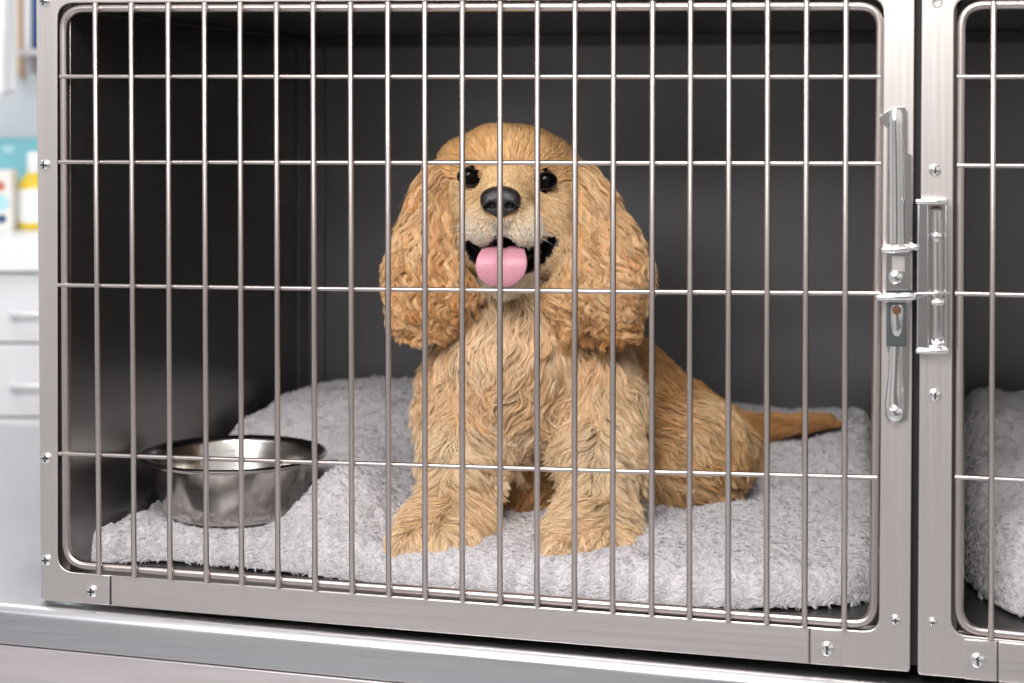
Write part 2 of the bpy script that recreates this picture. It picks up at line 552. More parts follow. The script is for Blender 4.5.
M['navy'] = mat('navy_card', (0.02, 0.07, 0.20), 0.5)
M['tan'] = mat('tan_wood', (0.62, 0.42, 0.25), 0.5, noise_amt=.15, noise_scale=(10, 10, 60))
M['greyshelf'] = mat('grey_shelf', (0.55, 0.52, 0.52), 0.5)

YB = 4.25
def wbox(name, m, x0, x1, y0, y1, z0, z1, parent=None, bevel=0.003, **kw):
    bm = bmesh.new()
    box(bm, Vector((x0, y0, z0)), Vector((x1 - x0, 0, 0)), Vector((0, y1 - y0, 0)), Vector((0, 0, z1 - z0)))
    return obj(name, bm, M[m], parent, bevel=bevel, **kw)
FZ = -0.98
wbox('wall_back', 'wall', -3.2, 3.0, YB, YB + .1, FZ, 1.75, kind='structure')
wbox('wall_left', 'wall', -3.3, -3.2, -1.6, YB + .1, FZ, 1.75, kind='structure')
wbox('floor', 'floor', -3.3, 3.0, -1.6, YB + .1, FZ - .1, FZ, kind='structure')

def zY(py, Y): return ZC - (py - HY) / FPX * Y
def xY(px, Y): return (px - CX) / FPX * Y
YC = 3.62                                            # cabinet fronts
zt = zY(240, YC)
cab = empty('drawer_cabinet', (-1.3, 3.9, FZ), 'white drawer cabinet standing against the back wall left of the kennels', 'cabinet')
x0, x1 = -1.75, -0.72
wbox('carcass', 'laminate', x0, x1, YC + .02, YB - .01, FZ + .1, zY(272, YC), cab)
wbox('plinth', 'greyshelf', x0 + .02, x1 - .02, YC + .07, YB - .01, FZ, FZ + .1, cab)
ys = [272, 343.5, 418, 520, 640, 860]
for k in range(len(ys) - 1):
    for (xa, xb) in ((x0, xY(-45, YC)), (xY(-42, YC), x1)):
        d = wbox('drawer', 'laminate', xa + .003, xb - .003, YC, YC + .019, zY(ys[k + 1] - 1.2, YC), zY(ys[k] + 1.2, YC), cab)
        hx = xY(14, YC) if xb == x1 else xa + .12
        hz = zY(ys[k] + (41 if k < 2 else 45), YC)
        bm = bmesh.new()
        tube(bm, [(hx, YC + .002, hz), (hx, YC - .024, hz), (hx + .006, YC - .030, hz), (hx + .144, YC - .030, hz), (hx + .15, YC - .024, hz), (hx + .15, YC + .002, hz)], .0055, 10)
        obj('handle', bm, M['handle'], d)
bm = bmesh.new()
box(bm, Vector((x0 - .01, YC - .02, zY(272, YC) + .001)), Vector((x1 - x0 + .02, 0, 0)), Vector((0, YB - YC + .01, 0)), Vector((0, 0, zt - zY(272, YC) - .001)))
wt = obj('worktop', bm, M['worktop'], None, bevel=.006, segs=3)
wt['label'] = 'thick white worktop lying over the drawer cabinet'
wt['category'] = 'worktop'

# things on the worktop
YT = 3.95
zb = zt
teal = empty('display_box', (xY(0, YT + .1), YT + .1, zb), 'large teal box standing behind the bottle on the white worktop', 'box')
wbox('box_body', 'teal', xY(-60, YT + .08), xY(75, YT + .08), YT + .08, YT + .22, zb, zY(138, YT + .08), teal)
wbox('printed_panel', 'teal2', xY(3, YT + .08), xY(15, YT + .08), YT + .0775, YT + .081, zY(154, YT), zY(146, YT), teal, bevel=0)
bot = empty('bottle', (xY(35, YT), YT, zb), 'yellow bottle with white label and white cap on the worktop', 'bottle')
hpx = YT / FPX
bm = bmesh.new()
zz = lambda py: zY(py, YT) - zb
bh = zz(172)
bx, byy = xY(35, YT), YT
lathe(bm, Vector((bx, byy, zb)), [(0, 0.001), (.032, 0.001), (.036, .006), (.036, bh * .72), (.033, bh * .84), (.022, bh * .96), (.016, bh), (0, bh)], 32)
obj('bottle_body', bm, M['yellow'], bot)
bm = bmesh.new()
lathe(bm, Vector((bx, byy, zb)), [(.0364, bh * .13), (.0368, bh * .14), (.0368, bh * .70), (.0364, bh * .71)], 32)
obj('bottle_label', bm, M['white'], bot)
bm = bmesh.new()
lathe(bm, Vector((bx, byy, zb)), [(.017, bh * .99), (.0175, bh * 1.0), (.0175, zz(152) * .98), (.015, zz(152)), (0, zz(152))], 24)
obj('bottle_cap', bm, M['white'], bot)
ctn = empty('carton', (xY(4, YT - .03), YT - .03, zb), 'small cream carton with red and teal print beside the bottle', 'box')
wbox('carton_body', 'carton', xY(-16, YT - .05), xY(13, YT - .05), YT - .06, YT - .005, zb, zY(170, YT - .05), ctn)
bm = bmesh.new()
lathe(bm, Vector((xY(1, YT - .06), YT - .0605, zY(203, YT - .06))), [(.018, 0.0), (.018, -.001), (0, -.001)], 24, (0, 1, 0))
obj('print', bm, M['teal2'], ctn)
bm = bmesh.new()
lathe(bm, Vector((xY(0, YT - .06), YT - .0605, zY(186, YT - .06))), [(.011, 0.0), (.011, -.001), (0, -.001)], 24, (0, 1, 0))
obj('print', bm, M['red'], ctn)
bm = bmesh.new()
lathe(bm, Vector((xY(2, YT - .06), YT - .0605, zY(219, YT - .06))), [(.010, 0.0), (.010, -.001), (0, -.001)], 24, (0, 1, 0))
obj('print', bm, M['navy'], ctn)
# wall shelf with folders
YS = 4.0
sh = wbox('wall_shelf', 'greyshelf', xY(20, YS), -.55, YS - .02, YB, zY(56, YS), zY(49, YS))
sh['label'] = 'grey wall shelf carrying upright folders above the worktop'
sh['category'] = 'shelf'
br = wbox('bracket', 'greyshelf', xY(27, YS), xY(29, YS), YS, YB, zY(74, YS), zY(56, YS), sh)
f1 = wbox('folder', 'navy', xY(31.5, YS), xY(40, YS), YS, YS + .2, zY(49, YS), zY(-40, YS))
f1['label'] = 'navy blue folder upright on the grey wall shelf'
f1['category'] = 'folder'
f2 = wbox('folder', 'laminate', xY(23.5, YS), xY(31, YS), YS, YS + .2, zY(49, YS), zY(-40, YS))
f2['label'] = 'pale grey folder upright on the wall shelf beside the navy one'
f2['category'] = 'folder'
# wooden strip on the wall and a white coat hanging in front of it
YW = 3.7
YV = YB - .03
rod = wbox('wooden_strip', 'tan', xY(17, YV), xY(21.5, YV), YV, YB, zY(78, YV), zY(-90, YV), None)
rod['label'] = 'narrow tan wooden strip on the wall beside the white coat'
rod['category'] = 'strip'
bm = bmesh.new()
cols, rws = 46, 30
grid = []
for j in range(rws + 1):
    v = j / rws
    row = []
    for i in range(cols + 1):
        u = i / cols
        py = lerp(-95, 86 + 16 * math.sin(u * 2.2 + .6), v)
        spread = .72 + .28 * v
        px = lerp(-70, 17, 0.5 + (u - .5) * spread) + 2 * math.sin(v * 5)
        row.append(bm.verts.new(H(px, py, YW + .02 + .022 * math.sin(u * 19 + v * 1.7) * (.4 + .6 * v))))
    grid.append(row)
for j in range(rws):
    for i in range(cols):
        bm.faces.new((grid[j][i], grid[j][i + 1], grid[j + 1][i + 1], grid[j + 1][i]))
coat = obj('hanging_coat', bm, M['cloth'])
so = coat.modifiers.new('thick', 'SOLIDIFY')
so.thickness = .004
coat['label'] = 'white cloth coat hanging in soft folds above the worktop'
coat['category'] = 'coat'

# ================================================================== LIGHT
w = bpy.data.worlds.new('world')
scn.world = w
w.use_nodes = True
nt = w.node_tree
bg = nt.nodes['Background']
tc = nt.nodes.new('ShaderNodeTexCoord')
sx = nt.nodes.new('ShaderNodeSeparateXYZ')
cr = nt.nodes.new('ShaderNodeValToRGB')
mr = nt.nodes.new('ShaderNodeMapRange')
mr.inputs[1].default_value = -1
mr.inputs[2].default_value = 1
nt.links.new(tc.outputs['Generated'], sx.inputs[0])
nt.links.new(sx.outputs['Z'], mr.inputs[0])
nt.links.new(mr.outputs[0], cr.inputs[0])
nzw = nt.nodes.new('ShaderNodeTexNoise')
nzw.inputs['Scale'].default_value = 2.2
nzw.inputs['Detail'].default_value = 1.5
nt.links.new(tc.outputs['Generated'], nzw.inputs['Vector'])
mrw = nt.nodes.new('ShaderNodeMapRange')
mrw.inputs[1].default_value = .42; mrw.inputs[2].default_value = .58
mrw.inputs[3].default_value = .45; mrw.inputs[4].default_value = 1.45
nt.links.new(nzw.outputs['Fac'], mrw.inputs[0])
vm = nt.nodes.new('ShaderNodeVectorMath'); vm.operation = 'SCALE'
nt.links.new(cr.outputs[0], vm.inputs[0]); nt.links.new(mrw.outputs[0], vm.inputs['Scale'])
nt.links.new(vm.outputs[0], bg.inputs['Color'])
e = cr.color_ramp.elements
e[0].position = 0.0; e[0].color = (.34, .32, .31, 1)
e[1].position = 1.0; e[1].color = (1.0, 1.0, 1.02, 1)
a = cr.color_ramp.elements.new(0.45); a.color = (.56, .54, .53, 1)
a = cr.color_ramp.elements.new(0.62); a.color = (.80, .79, .79, 1)
bg.inputs['Strength'].default_value = 0.82

def area(name, loc, target, sx_, sy_, power, color=(1, 1, 1)):
    l = bpy.data.lights.new(name, 'AREA')
    l.shape = 'RECTANGLE'
    l.size, l.size_y = sx_, sy_
    l.energy = power
    l.color = color
    o = bpy.data.objects.new(name, l)
    COL.objects.link(o)
    o.location = loc
    o.rotation_euler = (Vector(target) - Vector(loc)).to_track_quat('-Z', 'Y').to_euler()
    return o
area('ceiling_panel', (-0.2, 0.55, 1.65), (0.05, 2.0, 0.2), 1.1, .6, 42, (1.0, .98, .96))
area('front_fill', (-1.0, -0.7, 1.75), (0.05, 2.1, 0.2), 1.6, 1.0, 50, (.95, .98, 1.0))  # added fill light behind the camera, brightens the dog and kennel interior
area('back_room_panel', (-1.6, 2.9, 1.7), (-1.5, 3.6, 0.0), 1.4, .8, 14, (1, 1, 1))

# ================================================================== CURVE COATS
def smoothstep(a, b, x):
    t = np.clip((x - a) / (b - a), 0, 1)
    return t * t * (3 - 2 * t)

def vnoise(P, scale, seed=0.0):
    """cheap smooth noise from a sum of rotated sines, roughly in -1..1"""
    r = np.random.default_rng(int(seed * 1000) + 5)
    out = np.zeros(len(P))
    for k in range(7):
        d = r.normal(size=3)
        d /= np.linalg.norm(d)
        f = scale * (0.6 + 0.9 * r.random())
        out += np.sin(P @ d * f * 2 * PI + r.random() * 6.28)
    return out / 3.2

def curves_object(name, P, R, C, material, parent=None, **kw):
    """P (n,k,3) points, R (k,) or (n,k) radii, C (n,k,3) colours"""
    n, k, _ = P.shape
    hc = bpy.data.hair_curves.new(name)
    hc.add_curves([k] * n)
    hc.attributes['position'].data.foreach_set('vector', P.reshape(-1).astype(np.float32))
    ra = hc.attributes.get('radius') or hc.attributes.new('radius', 'FLOAT', 'POINT')
    if R.ndim == 1:
        R = np.broadcast_to(R, (n, k))
    ra.data.foreach_set('value', np.ascontiguousarray(R, dtype=np.float32).reshape(-1))
    if C is not None:
        ca = hc.attributes.new('tint', 'FLOAT_COLOR', 'POINT')
        c4 = np.ones((n, k, 4), dtype=np.float32)
        c4[:, :, :3] = C
        ca.data.foreach_set('color', c4.reshape(-1))
    hc.materials.append(material)
    o = link(name, hc, parent, **kw)
    return o

def fibre_material(name, rough=0.55, spec=0.35, sheen=0.0, trans=0.0):
    m = bpy.data.materials.new(name)
    m.use_nodes = True
    b = m.node_tree.nodes['Principled BSDF']
    at = m.node_tree.nodes.new('ShaderNodeAttribute')
    at.attribute_name = 'tint'
    m.node_tree.links.new(at.outputs['Color'], b.inputs['Base Color'])
    b.inputs['Roughness'].default_value = rough
    b.inputs['Specular IOR Level'].default_value = spec
    return m
def hair_material(name):
    m = bpy.data.materials.new(name)
    m.use_nodes = True
    nt_ = m.node_tree
    for n_ in list(nt_.nodes):
        if n_.type == 'BSDF_PRINCIPLED':
            nt_.nodes.remove(n_)
    out = [n_ for n_ in nt_.nodes if n_.type == 'OUTPUT_MATERIAL'][0]
    h_ = nt_.nodes.new('ShaderNodeBsdfHairPrincipled')
    h_.model = 'CHIANG'
    h_.parametrization = 'COLOR'
    at = nt_.nodes.new('ShaderNodeAttribute')
    at.attribute_name = 'tint'
    nt_.links.new(at.outputs['Color'], h_.inputs['Color'])
    h_.inputs['Roughness'].default_value = .42
    h_.inputs['Radial Roughness'].default_value = .6
    h_.inputs['Coat'].default_value = 0.0
    nt_.links.new(h_.outputs[0], out.inputs['Surface'])
    return m
M['coat'] = fibre_material('golden_coat', .48, .45)
M['pile'] = fibre_material('fleece_pile', 0.9, 0.1)

def mesh_samples(me, n, weight=None):
    """area weighted random points on a triangulated evaluation of a mesh"""
    me.calc_loop_triangles()
    nt_ = len(me.loop_triangles)
    tri = np.empty(nt_ * 3, dtype=np.int32)
    me.loop_triangles.foreach_get('vertices', tri)
    tri = tri.reshape(-1, 3)
    co = np.empty(len(me.vertices) * 3, dtype=np.float32)
    me.vertices.foreach_get('co', co)
    co = co.reshape(-1, 3).astype(float)
    a, b, c = co[tri[:, 0]], co[tri[:, 1]], co[tri[:, 2]]
    cr_ = np.cross(b - a, c - a)
    ar = np.linalg.norm(cr_, axis=1) * .5
    nr = cr_ / (np.linalg.norm(cr_, axis=1)[:, None] + 1e-12)
    w_ = ar.copy()
    if weight is not None:
        w_ *= weight((a + b + c) / 3, nr)
    idx = rng.choice(nt_, size=n, p=w_ / w_.sum())
    u, v = rng.random(n), rng.random(n)
    f = u + v > 1
    u[f], v[f] = 1 - u[f], 1 - v[f]
    p = a[idx] + (b[idx] - a[idx]) * u[:, None] + (c[idx] - a[idx]) * v[:, None]
    return p, nr[idx], ar.sum()

def norm(v):
    return v / (np.linalg.norm(v, axis=-1, keepdims=True) + 1e-12)

# ================================================================== FLEECE BLANKETS
def fleece(name, poly, hfun, n_strands, label, edge=.03, centre=None):
    P = np.array(poly, dtype=float)
    # resample the outline evenly
    seg = np.roll(P, -1, 0) - P
    L = np.linalg.norm(seg, axis=1)
    cum = np.concatenate([[0], np.cumsum(L)])
    nb = 420
    t = np.linspace(0, cum[-1], nb, endpoint=False)
    i = np.searchsorted(cum, t, side='right') - 1
    B = P[i] + seg[i] * ((t - cum[i]) / L[i])[:, None]
    for _ in range(10):                                # soften the corners
        B = (np.roll(B, 1, 0) + B * 2 + np.roll(B, -1, 0)) / 4
    wob = vnoise(np.c_[B, np.zeros(nb)], 9, 3)[:, None] * .0035
    tang = norm(np.roll(B, -1, 0) - np.roll(B, 1, 0))
    B = B + np.c_[tang[:, 1], -tang[:, 0]] * wob
    c = np.array(centre) if centre is not None else B.mean(0)
    s = np.concatenate([np.linspace(0.02, .88, 70), .88 + .12 * (1 - (1 - np.linspace(0, 1, 26)[1:]) ** 1.6)])
    ring = c + (B - c)[None] * s[:, None, None]        # (ns, nb, 2)
    V = ring.reshape(-1, 2)
    # distance to outline
    dmin = np.full(len(V), 9.0)
    A, Bn = B, np.roll(B, -1, 0)
    for a, b in zip(A, Bn):
        ab = b - a
        tt = np.clip(((V - a) @ ab) / (ab @ ab), 0, 1)
        dmin = np.minimum(dmin, np.linalg.norm(V - (a + tt[:, None] * ab), axis=1))
    h = hfun(V[:, 0], V[:, 1])
    edge_ = edge * (.55 + .45 * smoothstep(-.47, -.36, V[:, 0]))
    q = np.clip(dmin / edge_, 0, 1)
    prof = np.sqrt(np.clip(1 - (1 - q) ** 2.2, 0, 1))
    V3 = np.c_[V, np.zeros(len(V))]
    lump = vnoise(V3, 75, 1) * .0014 + vnoise(V3, 28, 2) * .0022 + vnoise(V3, 7, 4) * .004 * smoothstep(0, .05, dmin)
    z = .004 + (h - .004) * prof + lump * (0.4 + .6 * prof)
    top = np.c_[V, z]
    ns = len(s)
    bot = np.c_[c + (B - c) * .985, np.full(nb, .0022)]
    verts = np.vstack([top, [[c[0], c[1], z[:nb].mean()]], bot, [[c[0], c[1], .0022]]])
    faces = []
    for r in range(ns - 1):
        for k in range(nb):
            k2 = (k + 1) % nb
            faces.append((r * nb + k, (r + 1) * nb + k, (r + 1) * nb + k2, r * nb + k2))
    ct = ns * nb
    for k in range(nb):
        k2 = (k + 1) % nb
        faces.append((ct, k, k2))
        faces.append(((ns - 1) * nb + k, ct + 1 + k, ct + 1 + k2, (ns - 1) * nb + k2))
        faces.append((ct + 1 + nb, ct + 1 + k2, ct + 1 + k))
    me = bpy.data.meshes.new(name)
    me.from_pydata(verts.tolist(), [], faces)
    me.materials.append(M['fleece'])
    me.shade_smooth()
    bm_ = bmesh.new(); bm_.from_mesh(me); bmesh.ops.recalc_face_normals(bm_, faces=bm_.faces); bm_.to_mesh(me); bm_.free()
    ob = link(name, me)
    ob['label'] = label
    ob['category'] = 'blanket'
    # short curly pile
    def wt_(cc, nn):
        dist = cc[:, 1]
        return (nn[:, 2] > -.75) * (1.0 / (dist / 2.0) ** 2.5)
    p, nr, _ = mesh_samples(me, n_strands, wt_)
    nc = n_strands // 7
    ci = rng.choice(n_strands, nc, replace=False)
    kd = KDTree(nc)
    for q_, j in enumerate(ci):
        kd.insert(p[j], q_)
    kd.balance()
    cid = np.array([kd.find(x)[1] for x in p])
    cd = rng.normal(size=(nc, 3))
    ang = vnoise(p[ci], 26, 7) * 4.5
    cd = cd * .45 + np.c_[np.cos(ang), np.sin(ang), np.zeros(nc)]
    K_ = 5
    Lc = (.0040 + .0030 * rng.random(nc))[cid] * (.75 + .5 * rng.random(n_strands))
    cdir = cd[cid] + rng.normal(size=(n_strands, 3)) * .35
    tn = norm(cdir - nr * (cdir * nr).sum(1)[:, None])
    out = np.zeros((n_strands, K_, 3))
    out[:, 0] = p - nr * .0005
    cp = p[ci][cid]
    for k in range(1, K_):
        t_ = k / (K_ - 1)
        b_ = .8 - 1.1 * t_
        dd = norm(nr * b_ + tn * (.5 + .7 * t_))
        out[:, k] = out[:, k - 1] + dd * (Lc / (K_ - 1))[:, None]
    tt = (np.arange(K_) / (K_ - 1))[None, :, None]
    out += (cp - p)[:, None, :] * .45 * tt
    col = np.array([.60, .568, .58]) * (1 + .05 * rng.normal(size=(n_strands, 1, 1))) + vnoise(p, 5, 9)[:, None, None] * .012
    # worn beige patches in the pile
    for (sx_, sy_, rad) in stains:
        dd = np.hypot(p[:, 0] - sx_, p[:, 1] - sy_)
        wgt = (smoothstep(rad, 0, dd) * .5)[:, None, None]
        col = col * (1 - wgt) + np.array([.60, .50, .40]) * wgt
    col = np.broadcast_to(np.clip(col, 0, .95), (n_strands, K_, 3))
    pl = curves_object('pile', out, np.array([.0004, .0004, .00036, .0003, .00016]), col, M['pile'], ob)
    return ob

def gz(px, py, z=0.0):
    g = G(px, py, z)
    return (g.x, g.y)
stains = [(*gz(300, 478, .06), .05), (*gz(520, 520, .045), .05), (*gz(672, 500, .045), .045)]
def sideL(Y, d): # left lining at depth Y
    p = K(aL, 0, 0); return p.x + (Y - p.y) * TAN + d
def sideR(Y, d):
    p = K(aR, 0, 0); return p.x + (Y - p.y) * TAN - d
poly = [gz(66, 560), gz(80, 566), gz(112, 565), gz(150, 562), gz(230, 569), gz(300, 577), gz(420, 591), gz(520, 599), gz(640, 607), gz(720, 611), gz(800, 611), gz(850, 608),
        (sideR(1.95, .006), 1.95), (sideR(2.0, .004), 2.0), (sideR(2.3, .004), 2.3), (sideR(2.6, .006), 2.62), (.35, 2.68), (0, 2.72), (-.17, 2.78), (-.26, 2.80), (sideL(2.72, .01), 2.72), (sideL(2.5, .006), 2.5), (sideL(2.35, .006), 2.35), (sideL(2.2, .004), 2.2), (sideL(2.12, .003), 2.12)]
BX, BY = xY(234, 2.21), 2.21
def h_main(X, Y):
    h = .042 + .0 * X
    ramp = smoothstep(2.24, 2.55, Y)
    hb = .080 + .030 * smoothstep(.05, -.22, X) * smoothstep(-.42, -.28, X) + .012 * np.sin(X * 9 + 1)
    h = h + (hb - .0) * ramp * .8
    # roll pushed up on the right of the bowl
    gx, gy = xY(350, 2.25), 2.25
    h = h + .045 * np.exp(-(((X - gx) / .055) ** 2 + ((Y - gy) / .13) ** 2))
    h = h + .036 * np.exp(-(((X - xY(335, 2.14)) / .062) ** 2 + ((Y - 2.14) / .06) ** 2))
    h = h + .010 * np.exp(-(((X - .2) / .12) ** 2 + ((Y - 2.02) / .05) ** 2))
    # the bowl presses a hollow
    r = np.hypot(X - BX, Y - BY)
    w_ = smoothstep(.128, .092, r)
    h = h * (1 - w_) + .034 * w_
    # paws and haunch press in
    for (ax_, ay_, ar_) in ((xY(440, 2.07), 2.07, .05), (xY(590, 2.04), 2.04, .055)):
        w_ = smoothstep(ar_ * 1.5, ar_ * .5, np.hypot(X - ax_, Y - ay_))
        h = h * (1 - w_) + np.minimum(h, .038) * w_
    return h
blanket = fleece('fleece_blanket', poly, h_main, 320000, 'pale grey fleece blanket under the golden dog and the steel bowl', centre=(.0, 2.25))
p2 = K(bL, 0, 0)
def sideL2(Y, d): return p2.x + (Y - p2.y) * TAN + d
poly2 = [gz(966, 585), gz(985, 602), gz(1010, 617), gz(1060, 628), gz(1200, 640), (.95, 1.90), (.98, 2.3), (.9, 2.6), (.66, 2.6), (sideL2(2.5, .008), 2.5), (sideL2(2.2, .008), 2.2)]
def h_two(X, Y):
    return .075 + .055 * smoothstep(1.9, 2.35, Y) + .012 * np.sin(Y * 34 + X * 7)
blanket2 = fleece('fleece_blanket', poly2, h_two, 60000, 'pale grey fleece blanket folded in the neighbouring right kennel', edge=.05)

# ================================================================== BOWL
bowl = empty('pet_bowl', (BX, BY, .036), 'round stainless steel pet bowl with rolled rim on the blanket', 'bowl')
BZ = .0365
bm = bmesh.new()
RB = .116
hB = .074
prof = [(0, 0.004), (.060, .004), (.070, .0015), (.076, .0), (.082, .002), (.087, .008), (.0925, .022), (.099, .045), (.1045, hB - .004), (.112, hB - .0035),
        (RB, hB - .002), (RB + .0015, hB + .0008), (RB, hB + .0028), (.112, hB + .003), (.1045, hB + .0006), (.1025, hB - .004), (.0965, .045), (.090, .022), (.0845, .010), (.078, .0062), (0, .0062)]
lathe(bm, Vector((BX, BY, BZ)), prof, 96)
obj('bowl_shell', bm, M['bowl'], bowl, angle=60)

# ================================================================== DOG
class Field:
    def __init__(s, lo, hi, h):
        s.lo = np.array(lo, float); s.h = h
        s.n = np.ceil((np.array(hi) - s.lo) / h).astype(int) + 1
        s.a = np.full(s.n, .25, dtype=np.float32)
    def sub(s, lo, hi):
        i0 = np.clip(np.floor((np.array(lo) - s.lo) / s.h).astype(int), 0, s.n - 1)
        i1 = np.clip(np.ceil((np.array(hi) - s.lo) / s.h).astype(int) + 1, 1, s.n)
        sl = tuple(slice(a, b) for a, b in zip(i0, i1))
        ax = [np.arange(a, b) * s.h + l for a, b, l in zip(i0, i1, s.lo)]
        g = np.stack(np.meshgrid(*ax, indexing='ij'), -1).astype(np.float32)
        return sl, g
    def apply(s, prim, k, mode='add', margin=.06):
        lo, hi = prim.bounds(margin)
        sl, g = s.sub(lo, hi)
        d = prim.d(g)
        a = s.a[sl]
        if mode == 'add':
            hh = np.maximum(k - np.abs(a - d), 0) / k
            s.a[sl] = np.minimum(a, d) - hh * hh * k * .25
        else:
            hh = np.maximum(k - np.abs(a + d), 0) / k
            s.a[sl] = np.maximum(a, -d) + hh * hh * k * .25
    def mesh(s, name):
        import openvdb as vdb
        g = vdb.FloatGrid(background=.25)
        g.copyFromArray(np.ascontiguousarray(s.a))
        p, q = g.convertToQuads(0.0)
        p = p * s.h + s.lo
        me = bpy.data.meshes.new(name)
        me.vertices.add(len(p)); me.vertices.foreach_set('co', p.astype(np.float32).reshape(-1))
        me.loops.add(len(q) * 4); me.loops.foreach_set('vertex_index', q[:, ::-1].astype(np.int32).reshape(-1))
        me.polygons.add(len(q)); me.polygons.foreach_set('loop_start', np.arange(0, len(q) * 4, 4, dtype=np.int32))
        me.update(calc_edges=True)
        me.validate()
        b_ = bmesh.new(); b_.from_mesh(me); bmesh.ops.recalc_face_normals(b_, faces=b_.faces); b_.to_mesh(me); b_.free()
        me.shade_smooth()
        return me
    def sample(s, P):
        f = (P - s.lo) / s.h
        f = np.clip(f, 0, s.n - 1.001)
        i = f.astype(int); t = f - i
        a = s.a
        def A(x, y, z): return a[i[:, 0] + x, i[:, 1] + y, i[:, 2] + z]
        tx, ty, tz = t[:, 0], t[:, 1], t[:, 2]
        c00 = A(0, 0, 0) * (1 - tx) + A(1, 0, 0) * tx
        c10 = A(0, 1, 0) * (1 - tx) + A(1, 1, 0) * tx
        c01 = A(0, 0, 1) * (1 - tx) + A(1, 0, 1) * tx
        c11 = A(0, 1, 1) * (1 - tx) + A(1, 1, 1) * tx
        return (c00 * (1 - ty) + c10 * ty) * (1 - tz) + (c01 * (1 - ty) + c11 * ty) * tz
    def grad(s, P):
        e_ = s.h
        g = np.stack([s.sample(P + np.array(v) * e_) - s.sample(P - np.array(v) * e_) for v in ((1, 0, 0), (0, 1, 0), (0, 0, 1))], -1)
        return norm(g)

class Ell:
    def __init__(s, c, r, rot=None): s.c = np.array(c); s.r = np.array(r); s.R = rot
    def bounds(s, m): rr = max(s.r) if s.R is not None else s.r; return s.c - rr - m, s.c + rr + m
    def d(s, g):
        p = g - s.c.astype(np.float32)
        if s.R is not None: p = p @ s.R.astype(np.float32)
        k0 = np.sqrt(((p / s.r) ** 2).sum(-1)); k1 = np.sqrt(((p / (s.r ** 2)) ** 2).sum(-1)) + 1e-9
        return (k0 * (k0 - 1) / k1).astype(np.float32)
class Cap:
    def __init__(s, a, b, ra, rb): s.a = np.array(a); s.b = np.array(b); s.ra = ra; s.rb = rb
    def bounds(s, m): r = max(s.ra, s.rb) + m; return np.minimum(s.a, s.b) - r, np.maximum(s.a, s.b) + r
    def d(s, g):
        ab = s.b - s.a
        t = np.clip(((g - s.a) @ ab) / (ab @ ab), 0, 1)
        q = g - (s.a + t[..., None] * ab)
        return (np.sqrt((q ** 2).sum(-1)) - (s.ra + (s.rb - s.ra) * t)).astype(np.float32)

def rotz(deg):
    a = math.radians(deg)
    return np.array([[math.cos(a), -math.sin(a), 0], [math.sin(a), math.cos(a), 0], [0, 0, 1]])
def roty(deg):
    a = math.radians(deg)
    return np.array([[math.cos(a), 0, math.sin(a)], [0, 1, 0], [-math.sin(a), 0, math.cos(a)]])

prims = []                                            # (prim, region, k)
def E(reg, px, py, Y, r, k=.02, rot=None): prims.append((Ell(H(px, py, Y), r, rot), reg, k))
def C(reg, p, q, ra, rb, k=.02): prims.append((Cap(H(*p), H(*q), ra, rb), reg, k))
BODY, CHEST, LEG, PAW, THIGH, TAIL, BELLY, HEAD, FACE, MUZ, EAR_L, EAR_R, CHIN = range(13)
# trunk
C(BODY, (530, 330, 2.20), (600, 410, 2.30), .070, .088, .05)
C(BODY, (600, 410, 2.30), (668, 448, 2.38), .092, .085, .05)
C(BODY, (668, 448, 2.38), (712, 458, 2.38), .078, .055, .04)
C(CHEST, (512, 270, 2.175), (512, 360, 2.155), .058, .062, .04)
C(CHEST, (511, 360, 2.15), (508, 415, 2.155), .060, .040, .04)
C(CHEST, (466, 365, 2.17), (463, 400, 2.16), .033, .031, .04)
C(CHEST, (588, 365, 2.18), (594, 400, 2.165), .040, .037, .04)
C(BELLY, (512, 430, 2.21), (515, 480, 2.25), .050, .042, .03)
E(BELLY, 520, 497, 2.235, (.055, .03, .022), .02)
# front legs
C(LEG, (460, 395, 2.155), (457, 455, 2.122), .031, .027, .03)
C(LEG, (457, 455, 2.122), (450, 510, 2.085), .027, .025, .03)
C(LEG, (597, 395, 2.16), (600, 455, 2.117), .038, .033, .03)
C(LEG, (600, 455, 2.117), (595, 514, 2.062), .033, .029, .03)
def paw(px, py, Y, w, ang, toes):
    c = H(px, py, Y)
    prims.append((Ell(c, (w, .040, .021), rotz(ang)), PAW, .04))
    for (tx, ty, tr) in toes:
        prims.append((Ell(H(tx, ty, Y - .030), (tr, tr * 1.25, tr * .9)), PAW, .006))
paw(440, 534, 2.052, .050, 10, [(402, 541, .0125), (421, 546, .0140), (443, 547, .0140), (465, 543, .0125)])
paw(590, 543, 2.024, .048, -5, [(558, 551, .0125), (576, 557, .0140), (598, 557, .0140), (619, 551, .0125)])
# haunch, hind foot, tail
E(THIGH, 692, 448, 2.29, (.062, .085, .060), .03)
C(THIGH, (668, 486, 2.24), (700, 484, 2.27), .017, .020, .02)
C(THIGH, (700, 470, 2.31), (738, 462, 2.36), .035, .020, .03)
C(TAIL, (722, 430, 2.42), (770, 427, 2.45), .024, .014, .03)
C(TAIL, (770, 427, 2.45), (826, 420, 2.47), .014, .007, .01)
